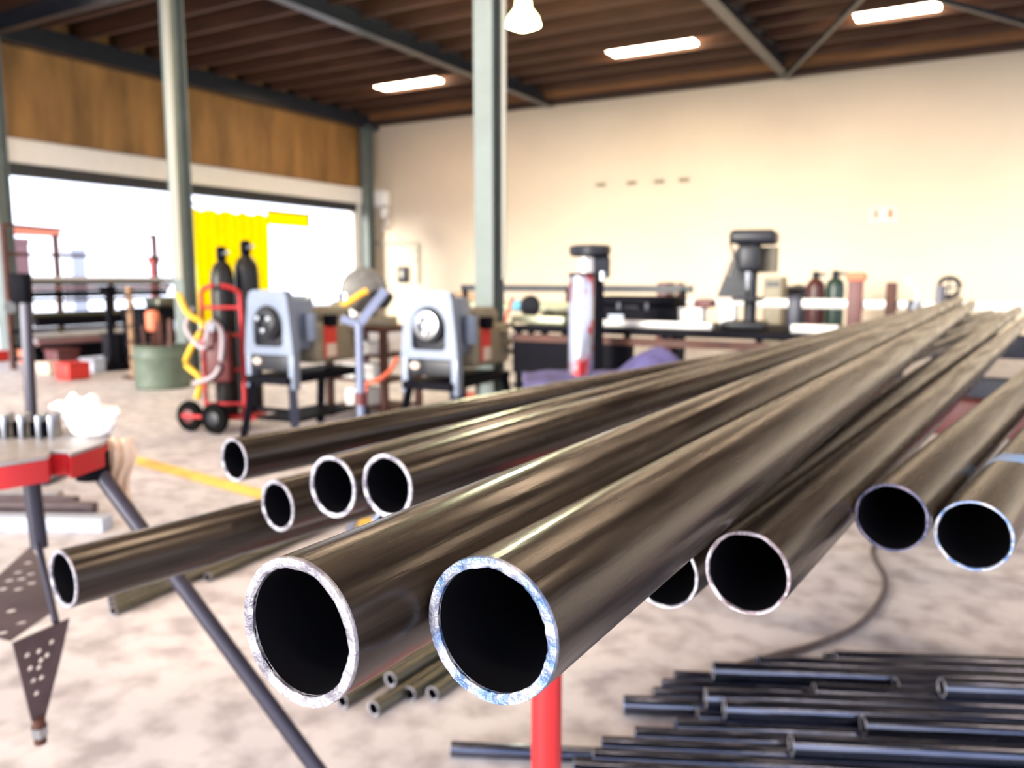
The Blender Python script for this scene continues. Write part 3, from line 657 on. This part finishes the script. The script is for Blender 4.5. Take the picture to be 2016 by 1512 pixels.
# ------------------------------------------------------------------ floor marks, rope, loose pipes
a, b_ = gp(245, 900), gp(470, 962); dd = (b_-a).normalized(); n_ = Vector((-dd.y,dd.x,0))
b = B(); vs = [b.bm.verts.new(a-dd*1.0+n_*.06+UP*.003), b.bm.verts.new(b_+dd*1.5+n_*.06+UP*.003), b.bm.verts.new(b_+dd*1.5-n_*.06+UP*.003), b.bm.verts.new(a-dd*1.0-n_*.06+UP*.003)]
b.bm.faces.new(vs); st(b.obj('floor_line', 'line', smooth=False))
rp = [gp(x,y)+UP*.012 for x, y in ((1722,1080),(1722,1105),(1742,1145),(1735,1185),(1690,1238),(1610,1275),(1520,1300),(1440,1322))]
tag(B().tube([gp(1760,1030)+UP*.012]+rp, .010, sub=6).obj('rope', 'rope'), 'dirty brown rope curling over the concrete floor', 'rope')

def tubeobj(name, p0, dirv, L, r, m_, rim, parent=None, wall=.1, n=20, ragged=0):
    """open pipe: local +y is its axis"""
    t = r*wall; b = B(); 
    def ring(rad, y, jag=0): return [b.bm.verts.new((rad*math.cos(2*PI*i/n)*(1), y, rad*math.sin(2*PI*i/n))) for i in range(n)]
    e = r*.04
    rings = [ring(r, e), ring(r, L-e), ring(r-t, L-e), ring(r-t, e)]
    for a, c in zip(rings, rings[1:]):
        for i in range(n): b.bm.faces.new((a[i], a[(i+1)%n], c[(i+1)%n], c[i]))
    o = b.obj(name, m_, parent)
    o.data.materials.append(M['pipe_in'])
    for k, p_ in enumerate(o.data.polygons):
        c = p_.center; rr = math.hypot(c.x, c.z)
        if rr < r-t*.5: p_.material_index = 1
    o.location = p0
    o.rotation_euler = Vector(dirv).to_track_quat('Y','Z').to_euler()
    for yy, s_ in ((e,-1),(L-e,1)):
        if s_ > 0 and not ragged: pass
        b = B(); rg = []
        seed = random.random()*50
        def rr2(base, k, amp): 
            a = 2*PI*k/n; return base + amp*(noise.noise(Vector((math.cos(a)*3.1+seed, math.sin(a)*3.1, base*90)))*1.6 + .7*noise.noise(Vector((math.cos(a)*14+seed, math.sin(a)*14, base*200))))
        for base, y, amp in ((r-t*1.02, yy-s_*e, 0), (r-t*1.03, yy+s_*e*.5, ragged*1.3), (r-t*.75, yy+s_*e*1.15, ragged*.5), (r*.992, yy+s_*e*1.0, ragged*.35), (r*1.002, yy-s_*e*.4, 0)):
            rg.append([b.bm.verts.new((rr2(base,i,amp)*math.cos(2*PI*i/n), y + (ragged*.8*noise.noise(Vector((i*.35,seed,y*9))) if amp else 0), rr2(base,i,amp)*math.sin(2*PI*i/n))) for i in range(n)])
        for a, c in zip(rg, rg[1:]):
            for i in range(n): b.bm.faces.new((a[i], a[(i+1)%n], c[(i+1)%n], c[i]))
        ob = b.obj('cut_end', rim if s_ < 0 else 'rim3', o)
    return o

# the big pile on the stand
PIPES = [
 ('A',(-0.2244,0.2204,0.9627),(-0.1403,6.2204,0.9577),'rim1','big near pipe with a ragged silver rim, left of the two nearest'),
 ('B',(-0.1614,0.2618,0.9614),(-0.0653,6.2618,0.9314),'rim2','big near pipe with a blue tinged ragged rim, above the red stand'),
 ('L',(-0.7876,0.4560,0.7996),(0.0109,6.4560,0.7973),'rim1','lowest pipe of the pile, its open end beside the perforated tray'),
 ('1',(-0.8748,0.7532,0.8547),(-0.1047,6.7532,0.8386),'rim1','upper left pipe of the pile, its rim just below the trolley wheels'),
 ('2',(-0.6918,0.6550,0.8404),(0.0461,6.6550,0.8606),'rim1','short ended pipe resting on the lowest pipe of the pile'),
 ('3',(-0.5255,0.5677,0.9041),(-0.2340,6.5677,0.9165),'rim1','left one of the touching pair of pipes in the middle of the pile'),
 ('4',(-0.4635,0.5726,0.9118),(-0.1687,6.5726,0.9117),'rim1','right one of the touching pair of pipes in the middle of the pile'),
 ('5',(-0.5512,0.6854,0.8189),(0.1051,6.6854,0.8450),'rim2','pipe with only the top of its blue rim showing under the touching pair'),
 ('6',(-0.4747,0.6595,0.8439),(0.1748,6.6595,0.8334),'rim1','pipe almost hidden behind the big near pipe, a sliver of rim showing'),
 ('R0',(-0.2125,0.6140,0.8625),(0.2118,6.6140,0.8950),'rim1','pipe whose half hidden end peeks out below the big pipe above the red stand'),
 ('R1',(-0.1320,0.5582,0.8952),(0.2685,6.5582,0.8322),'rim3','pipe with a dull pinkish rim, above the rope end and floor heap'),
 ('R2',(-0.0575,0.7556,0.8951),(0.7160,6.7556,0.8824),'rim4','pipe with a thin dark blue rim, the rope appearing under it'),
 ('R3',(0.0050,0.7683,0.8855),(0.8793,6.7683,0.8496),'rim2','last pipe at the right end of the pile, light blue rim'),
]
OR = .03015
GP = 'long steel pipes piled on the stands'
P3 = {}
for k, p0, p1, rim, lab in PIPES:
    a, b_ = Vector(p0), Vector(p1); P3[k] = (a, b_)
    big = k in 'AB'
    o = tubeobj('steel_pipe', a, (b_-a), (b_-a).length, OR, 'pipe', rim, wall=.14 if k not in ('R1','R2','R3','R0') else .085, n=160 if big else 72, ragged=.00042 if big else .00035)
    tag(o, lab, 'pipe', GP)
# worn light blue paint band on the last pipe
a_, b_ = P3['R3']; best = min((abs((lambda q: 1008+F*((q-CO).dot(RT))/((q-CO).dot(FW)))(a_+(b_-a_)*(i*.002))-1992), i*.002*6.0) for i in range(5, 200))
r3 = [o for o in C.objects if o.get('label','').startswith('last pipe at the right')][0]
bq = B(); n_ = 48; rg = []
for yy, rr_ in ((best[1]-.025,OR*1.0005),(best[1]-.022,OR*1.006),(best[1]+.022,OR*1.006),(best[1]+.025,OR*1.0005)):
    rg.append([bq.bm.verts.new((rr_*math.cos(2*PI*i/n_), yy+.006*math.sin(i*.9), rr_*math.sin(2*PI*i/n_))) for i in range(n_)])
for a, c in zip(rg, rg[1:]):
    for i in range(n_): bq.bm.faces.new((a[i], a[(i+1)%n_], c[(i+1)%n_], c[i]))
bq.obj('paint_band', 'bluepaint', r3)
def low_at(y, x0=-9, x1=9):
    zs = []
    for a, b_ in P3.values():
        if a.y <= y <= b_.y:
            q = a+(b_-a)*((y-a.y)/(b_.y-a.y))
            if x0 <= q.x <= x1: zs.append(q.z-OR*1.012)
    return min(zs)
# near red stand
SX, SY = -.555, 1.07
za = low_at(SY, -.95, -.2)-.001
rs = thing('pipe_stand', 'red tubular pipe stand holding the near end of the pile', 'pipe stand', (SX,SY,0))
B().cyl((0,0,.04), (0,0,za-.05), .024, n=32).obj('column', 'red', rs)
B().box((.0,0,za-.025), (.62,.05,.05), bev=.006).obj('cross_head', 'red', rs)
for k in range(3):
    a = 2*PI*k/3+.5; B().beam((0,0,.12), (.32*math.cos(a),.32*math.sin(a),.02), .035, .035).obj('leg', 'red', rs)
B().cyl((0,0,za-.16), (0,0,za-.09), .032, n=24).obj('collar', 'dred', rs)
# middle and far trestles
def trestle(y, x0, x1, lx, m_, lab, h=.1):
    zt_ = low_at(y)-.001; t = thing('trestle', lab, 'trestle', (0,y,0))
    B().box(((x0+x1)/2,0,zt_-h/2), (x1-x0,.10,h), bev=.006).obj('cross_beam', m_, t)
    for x in lx:
        for s_ in (-1,1): B().beam((x,s_*.03,zt_-h), (x,s_*.26,0), .05, .05).obj('leg', m_, t)
    return t
trestle(2.6, -1.15, 1.0, (-1.10,.92), 'dred', 'dark red trestle under the middle of the long pipes')
trestle(5.75, -.55, 1.3, (-.45,1.2), 'navy', 'navy trestle under the far tips of the long pipes', .14)
# navy beam on low blocks between trestles, and pale strip on it
nb = thing('steel_channel', 'navy steel channel seen through the gap beside the pile', 'channel', (0,4.15,0))
z_ = atd(1990,758,atd(1990,758,3.6).y*0+3.75).z
B().box((.9,0,z_), (2.2,.08,.11), bev=.005).obj('web', 'navy', nb); B().box((.9,-.05,z_-.065), (2.2,.16,.012)).obj('lower_flange', 'rail', nb)
for x in (.3,1.7): B().box((x,0,(z_-.072)/2), (.10,.14,z_-.072)).obj('support_block', 'navy', nb)

# loose pipes on the floor
def fl(px, py, ang, L, r, m_, lab, z=0, grp=None, rim='rim1', n=18):
    p_ = onz(px, py, z+r); dv = Vector((math.cos(ang), math.sin(ang), 0))
    o = tubeobj('floor_pipe', p_, dv, L, r, m_, rim, n=n, wall=.16)
    return tag(o, lab, 'pipe', grp)
# bundle under the near big pipe
G2 = 'olive pipes lying on the floor below the pile'
a2 = math.radians(90-2.8)
dv = Vector((math.cos(a2), math.sin(a2), 0))
for k, (px, py, z) in enumerate(((673,1380,0),(735,1395,0),(768,1338,.036),(806,1366,0),(851,1366,0))):
    p_ = onz(px, py, .0195+z); p_.z = .0195+z
    tag(tubeobj('floor_pipe', p_, dv, 2.4, .0195, 'olive', 'rim1', n=22, wall=.2), ['leftmost ground pipe','foremost ground pipe','ground pipe stacked on top','fourth ground pipe, right of the foremost','rightmost ground pipe'][k]+' of the olive bundle below the two nearest pipes', 'pipe', G2)
# bundle below the lowest pipe
base = onz(222, 1203, .017); a1 = math.radians(90+4.8); dv = Vector((math.cos(a1), math.sin(a1), 0)); sv_ = Vector((dv.y,-dv.x,0))
for k, (s_, back) in enumerate(((-.085,.06),(-.042,.03),(0,0),(.05,.36))):
    tag(tubeobj('floor_pipe', base+sv_*s_+dv*back, dv, 2.2, .017, 'olive', 'rim3', n=18, wall=.16), ['left','second','nearest','right, set back'][k]+' pipe of the small floor bundle below the lowest pipe of the pile', 'pipe', 'small olive bundle on the floor at left')
# flat bars at left behind the vise legs
for k, (px, py, w, h, L, m_) in enumerate(((152,988,.05,.05,1.6,'brownp'),(188,1000,.05,.05,1.8,'brownp'),(212,1030,.09,.06,1.9,'bluegrey'),(120,975,.05,.04,1.5,'plate'))):
    p_ = onz(px, py, h/2); dv = Vector((math.cos(math.radians(207)), math.sin(math.radians(207)), 0))
    o = B().box((0,L/2,0), (w,L,h), bev=.004).obj('steel_bar', m_); o.location = p_; o.rotation_euler = dv.to_track_quat('Y','Z').to_euler()
    tag(o, ['short brown bar, third from the front, on the floor behind the vise legs','brown bar on the floor right behind the blue grey bar','wide blue grey bar on the floor behind the vise legs','pale bar farthest back on the floor behind the vise legs'][k], 'bar', 'bars on the floor behind the vise legs')
# heap at lower right
G3 = 'blue black pipes heaped on the floor'
hr = math.radians(25); hv = Vector((math.cos(hr), math.sin(hr), 0)); hn = Vector((-hv.y, hv.x, 0))
r = .0235; org = onz(1250, 1450, r)
def at_row(px, y_off, z):
    # point on the row line (org + hn*y_off) whose image column is px
    v = ray(px, 1400); A = org + hn*y_off
    den = hv.x*v.y - hv.y*v.x; t_ = (-A.x*v.y + A.y*v.x)/den
    q = A + hv*t_; q.z = z; return q
rows0 = [(-5,1700,'lowest row of the frame, starting far to its right'),(-4,1420,'short row hugging the bottom edge'),(-3,1130,'first long row, starting left of the red stand foot'),(-2,1168,'starting right behind the red stand'),(-1,1185,'third long row, just right of the red stand'),
 (0,1250,'with the pale top at the heap front'),(1,1330,'end tucked behind the pale topped front one'),(2,1372,'end between two longer ones near the front'),(3,1227,'sticking out farthest to the left in the middle'),(4,1285,'just behind the farthest sticking one'),
 (5,1302,'two behind the farthest sticking one'),(6,1325,'at the back left corner of the heap'),(7,1486,'with a blue rim at the back'),(8,1520,'near the lower end of the rope'),(9,1618,'rearmost row of the heap')]
s_ = .0485
for k, px, lab in rows0:
    p_ = at_row(px, k*s_, r)
    tag(tubeobj('floor_pipe', p_, hv, 2.4+.1*(k%4), r, 'bluepipe', 'rim2' if k%2 else 'rim1', n=26, wall=.14), 'ground level dark heap pipe, '+lab, 'pipe', G3)
for k, px, ly, lab in ((1.5,1425,1,'second stacked from the front'),(2.5,1388,1,'long one ending left of all other stacked pipes'),(3.5,1600,1,'behind the longest stacked one'),(5.5,1400,1,'at the back, ending left'),(6.5,1486,1,'bright blue rimmed, near the rope'),
   (7.5,1636,1,'rearmost stacked one by the rope tip'),(-1.5,1560,1,'low at the heap front, far set back end'),(4.5,1760,1,'middle one ending far to the right'),(.5,1700,1,'above the front row, short'),(3.0,1850,2,'alone on the top layer')):
    p_ = at_row(px, k*s_, r + ly*.0408)
    tag(tubeobj('floor_pipe', p_, hv, 2.2, r, 'bluepipe', 'rim2' if k == 6.5 else 'rim1', n=26, wall=.14), 'stacked dark heap pipe, '+lab, 'pipe', G3)
p_ = onz(888, 1474, .017); hl = math.radians(25.5)
tag(tubeobj('floor_pipe', p_, (math.cos(hl),math.sin(hl),0), 1.0, .017, 'bluepipe', 'rim1', n=22, wall=.14), 'long blue grey pipe reaching left past the red stand', 'pipe', G3)

# ------------------------------------------------------------------ chain vise tripod at left
VD = 1.42
cen = onz(-40, 868, .80)
vz = .80; vt = thing('tripod_vise', 'red rimmed steel tripod vise table with a grey worn top', 'tripod vise', (cen.x,cen.y,0), math.radians(30))
def vl(px, py, d): # local coordinates of an image point at depth d
    w = atd(px, py, d); dv_ = w - Vector((cen.x,cen.y,0)); return Vector((dv_.dot(RT), dv_.dot(FH), w.z))
def vz_(px, py, z): w = onz(px, py, z); dv_ = w - Vector((cen.x,cen.y,0)); return Vector((dv_.dot(RT), dv_.dot(FH), w.z))
outl = [(-260,905),(-120,925),(0,917),(92,903),(100,892),(130,892),(138,898),(175,886),(205,876),(219,864),(214,858),(190,850),(150,846),(60,848),(-100,852),(-260,862)]
poly = [vz_(x,y-5,vz) for x, y in outl]
b = B(); tp_ = [b.bm.verts.new((v.x,v.y,vz)) for v in poly]; bt_ = [b.bm.verts.new((v.x,v.y,vz-.006)) for v in poly]
b.bm.faces.new(tp_); b.bm.faces.new(bt_[::-1]); n = len(poly)
for i in range(n): b.bm.faces.new((tp_[i], bt_[i], bt_[(i+1)%n], tp_[(i+1)%n]))
b.obj('top_plate', 'plate', vt)
b = B(); cx_ = sum((v.x for v in poly))/n; cy_ = sum((v.y for v in poly))/n
a_ = [(v.x, v.y) for v in poly]; i_ = [(cx_+(x-cx_)*.97, cy_+(y-cy_)*.93) for x, y in a_]
b.ringplate(a_, i_, (0,0,vz-.026), (1,0,0), (0,1,0), .038); b.obj('red_rim', 'dred' if 0 else 'red', vt)
# jaw teeth at the back of the plate
for k, px in enumerate((8,42,76,100)):
    q = vz_(px, 862, vz); B().box((q.x,q.y+.015,q.z+.022), (.008,.05,.045), bev=.002, rz=.2).obj('jaw_tooth', 'chrome', vt)
    B().box((q.x-.014,q.y+.03,q.z+.014), (.016,.04,.028)).obj('jaw_block', 'black', vt)
# legs
q0 = vz_(170, 905, vz-.03); q1 = onz(640, 1545, .0); w = q1 - Vector((cen.x,cen.y,0)); q1l = Vector((w.dot(RT), w.dot(FH), .02))
q0 = Vector((q0.x, q0.y+.02, vz-.04))
# leg passing behind the low pipe: reaches the floor near the frame bottom
gl = onz(560, 1440, 0.0)
def leg(p0, p1, r=.0145): 
    B().cyl(p0, p1, r, n=24).obj('leg', 'post', vt)
# choose floor point so that the leg crosses the frame bottom at (615,1512)
best = None
for dd_ in [x*.02 for x in range(30,110)]:
    s1 = vl(615, 1512, dd_)
    dirn = s1-q0
    if dirn.z >= -.05: continue
    f_ = q0 + dirn*((0-q0.z)/dirn.z)
    m__ = q0 + dirn*.5
    sc = abs((f_-Vector((q0.x,q0.y,0))).length-.62)
    if best is None or sc < best[0]: best = (sc, f_)
leg(q0, best[1]+Vector((0,0,.015)))
l2 = vz_(58, 912, vz-.03); l2b = vl(78, 1078, VD+.02); leg(l2, l2b)
l3 = vz_(-150, 905, vz-.03); leg(l3, Vector((l3.x-.35, l3.y-.2, .02)))
B().cyl(Vector((q0.x,q0.y,q0.z-.03)), Vector((q0.x,q0.y,q0.z+.02)), .03, n=20).obj('leg_socket', 'black', vt)
# perforated folding tray
def perf(name, pts, holes, hr_, m_, parent, th=.003):
    """plate through 3D corner points with round holes punched via boolean-free grid of small discs cut as rings"""
    o3 = [Vector(p) for p in pts]; c = sum(o3, Vector())/len(o3); nrm = (o3[1]-o3[0]).cross(o3[2]-o3[0]).normalized()
    ax = (o3[1]-o3[0]).normalized(); ay = nrm.cross(ax)
    b = B(); b.prism([((p-c).dot(ax), (p-c).dot(ay)) for p in o3], c, ax, ay, th)
    ob = b.obj(name, m_, parent, smooth=False)
    hb = B()
    for h_ in holes:
        b_ = Vector(h_); b_ = b_ - nrm*((b_-c).dot(nrm)); hb.cyl(b_-nrm*.02, b_+nrm*.02, hr_, n=14)
    ho = hb.obj('cutter', 'black', parent, smooth=False)
    md = ob.modifiers.new('holes','BOOLEAN'); md.operation = 'DIFFERENCE'; md.object = ho; md.solver = 'EXACT'
    dg = bpy.context.evaluated_depsgraph_get(); me = bpy.data.meshes.new_from_object(ob.evaluated_get(dg)); ob.modifiers.clear(); ob.data = me
    bpy.data.objects.remove(ho, do_unlink=True)
    return ob
zt1 = .52
t0 = [vz_(x,y,zt1) for x, y in ((-60,1185),(60,1076),(88,1120),(97,1165),(110,1200),(20,1262),(-60,1240))]
ho = [vz_(x,y,zt1) for x, y in ((55,1108),(35,1127),(42,1140),(60,1130),(18,1143),(36,1160),(62,1148),(5,1160),(22,1203),(42,1226),(5,1246),(-20,1180))]
vt_b = bpy.context.view_layer; vt_b.update()
ty = perf('tray', t0, ho, .0078, 'brownp', vt, .0015)
e0, e1 = vz_(22,1266,zt1-.002), vz_(136,1217,zt1-.002)
dn = VD-.25
def hang(px, py): # point on the hanging flap plane through e0,e1 leaning slightly
    pa = (e0+e1)/2; nr = Vector((e1-e0)).cross(Vector((0,.25,-1))).normalized()
    o_ = Vector(((CO-Vector((cen.x,cen.y,0))).dot(RT), (CO-Vector((cen.x,cen.y,0))).dot(FH), H)); w = ray(px,py); d_ = Vector((w.dot(RT), w.dot(FH), w.z))
    return o_ + d_*((pa-o_).dot(nr)/d_.dot(nr))
fl_ = perf('tray_flap', [hang(x,y) for x, y in ((24,1266),(136,1217),(120,1290),(88,1415),(62,1420),(40,1330))],
     [hang(x,y) for x, y in ((101,1264),(76,1282),(53,1290),(59,1316),(76,1314),(65,1340),(81,1334),(71,1365),(92,1290),(80,1300))], .0048, 'brownp', vt)
k0, k1 = hang(76,1412), hang(80,1462)
B().cyl(k0, k1, .010, n=16).obj('foot_bolt', 'rust', vt); B().cyl(k0+(k1-k0)*.35, k0+(k1-k0)*.7, .014, n=6).obj('hex_nut', 'chrome', vt)
B().cyl(vl(76,1074,VD), hang(110,1225), .006, n=10).obj('tray_hinge_rod', 'post', vt)
# rags
q = loc_of(vt, vz_(176, 855, vz)); 
b = B(); bmesh.ops.create_icosphere(b.bm, subdivisions=4, radius=1)
for v in b.bm.verts:
    c = v.co.copy(); k = 1+.35*noise.noise(c*1.6)+.16*noise.noise(c*4)
    v.co = 1.15*Vector((c.x*.043*k - (.012 if c.z > .3 else -.010), c.y*.035*k, max(-.0, (c.z+.75)*.036*k)))
rg_ = b.obj('crumpled_rag', 'rag'); rg_.location = (q.x,q.y,vz+.001); rg_.rotation_euler = (0,0,.5); tag(rg_, 'crumpled white rag on the corner of the vise table', 'rag')
q = loc_of(vt, vz_(218, 862, vz)); b = B(); g = []
for j in range(15):
    row = []
    for i in range(13):
        u_ = i/12-.5; v_ = j/14; row.append(b.bm.verts.new((u_*.05*(1-.3*v_)+.006*math.sin(v_*7), .012*math.sin(u_*16+v_*3), -.135*v_)))
    g.append(row)
for j in range(14):
    for i in range(12): b.bm.faces.new((g[j][i], g[j][i+1], g[j+1][i+1], g[j+1][i]))
hr2 = b.obj('hanging_rag', 'beigerag'); hr2.location = q+Vector((.02,.0,.0)); hr2.rotation_euler = (0,0,math.radians(30)); m_ = hr2.modifiers.new('t','SOLIDIFY'); m_.thickness = .004
tag(hr2, 'beige rag hanging down from the corner of the vise table', 'rag')

# ------------------------------------------------------------------ light
wd = bpy.data.worlds.new('overcast_sky'); bpy.context.scene.world = wd; wd.use_nodes = True
bg = wd.node_tree.nodes['Background']; bg.inputs[0].default_value = (.80,.86,1.0,1); bg.inputs[1].default_value = 3.7
sl = bpy.data.lights.new('low_sun', 'SUN'); sl.energy = 7.2; sl.angle = math.radians(14); sl.color = (1,.95,.84)
so = bpy.data.objects.new('low_sun', sl); C.objects.link(so); so.location = (-3,-12,4)
so.rotation_euler = Vector((.22,1,-.12)).to_track_quat('-Z','Y').to_euler()
def area(name, loc, size, power, col, rot=(0,0,0), sy=None):
    l = bpy.data.lights.new(name, 'AREA'); l.energy = power; l.color = col; l.size = size
    if sy: l.shape = 'RECTANGLE'; l.size_y = sy
    o = bpy.data.objects.new(name, l); C.objects.link(o); o.location = loc; o.rotation_euler = rot; return o
for nm, x, y in (('lamp_light', lp.x, lp.y),):
    l = bpy.data.lights.new(nm, 'POINT'); l.energy = 250; l.color = (1,.95,.6); l.shadow_soft_size = .15
    o = bpy.data.objects.new(nm, l); C.objects.link(o); o.location = (x,y,lp.z-.25)
sc = bpy.context.scene
sc.view_settings.view_transform = 'Standard'; sc.view_settings.look = 'None'; sc.view_settings.gamma = 1.0
sc.view_settings.use_curve_mapping = False; sc.view_settings.exposure = 0.0
try:
    sc.cycles.use_denoising = True; sc.cycles.max_bounces = 6; sc.cycles.diffuse_bounces = 3; sc.cycles.use_adaptive_sampling = True; sc.cycles.adaptive_threshold = 0.03; sc.cycles.sample_clamp_indirect = 8
except Exception: pass
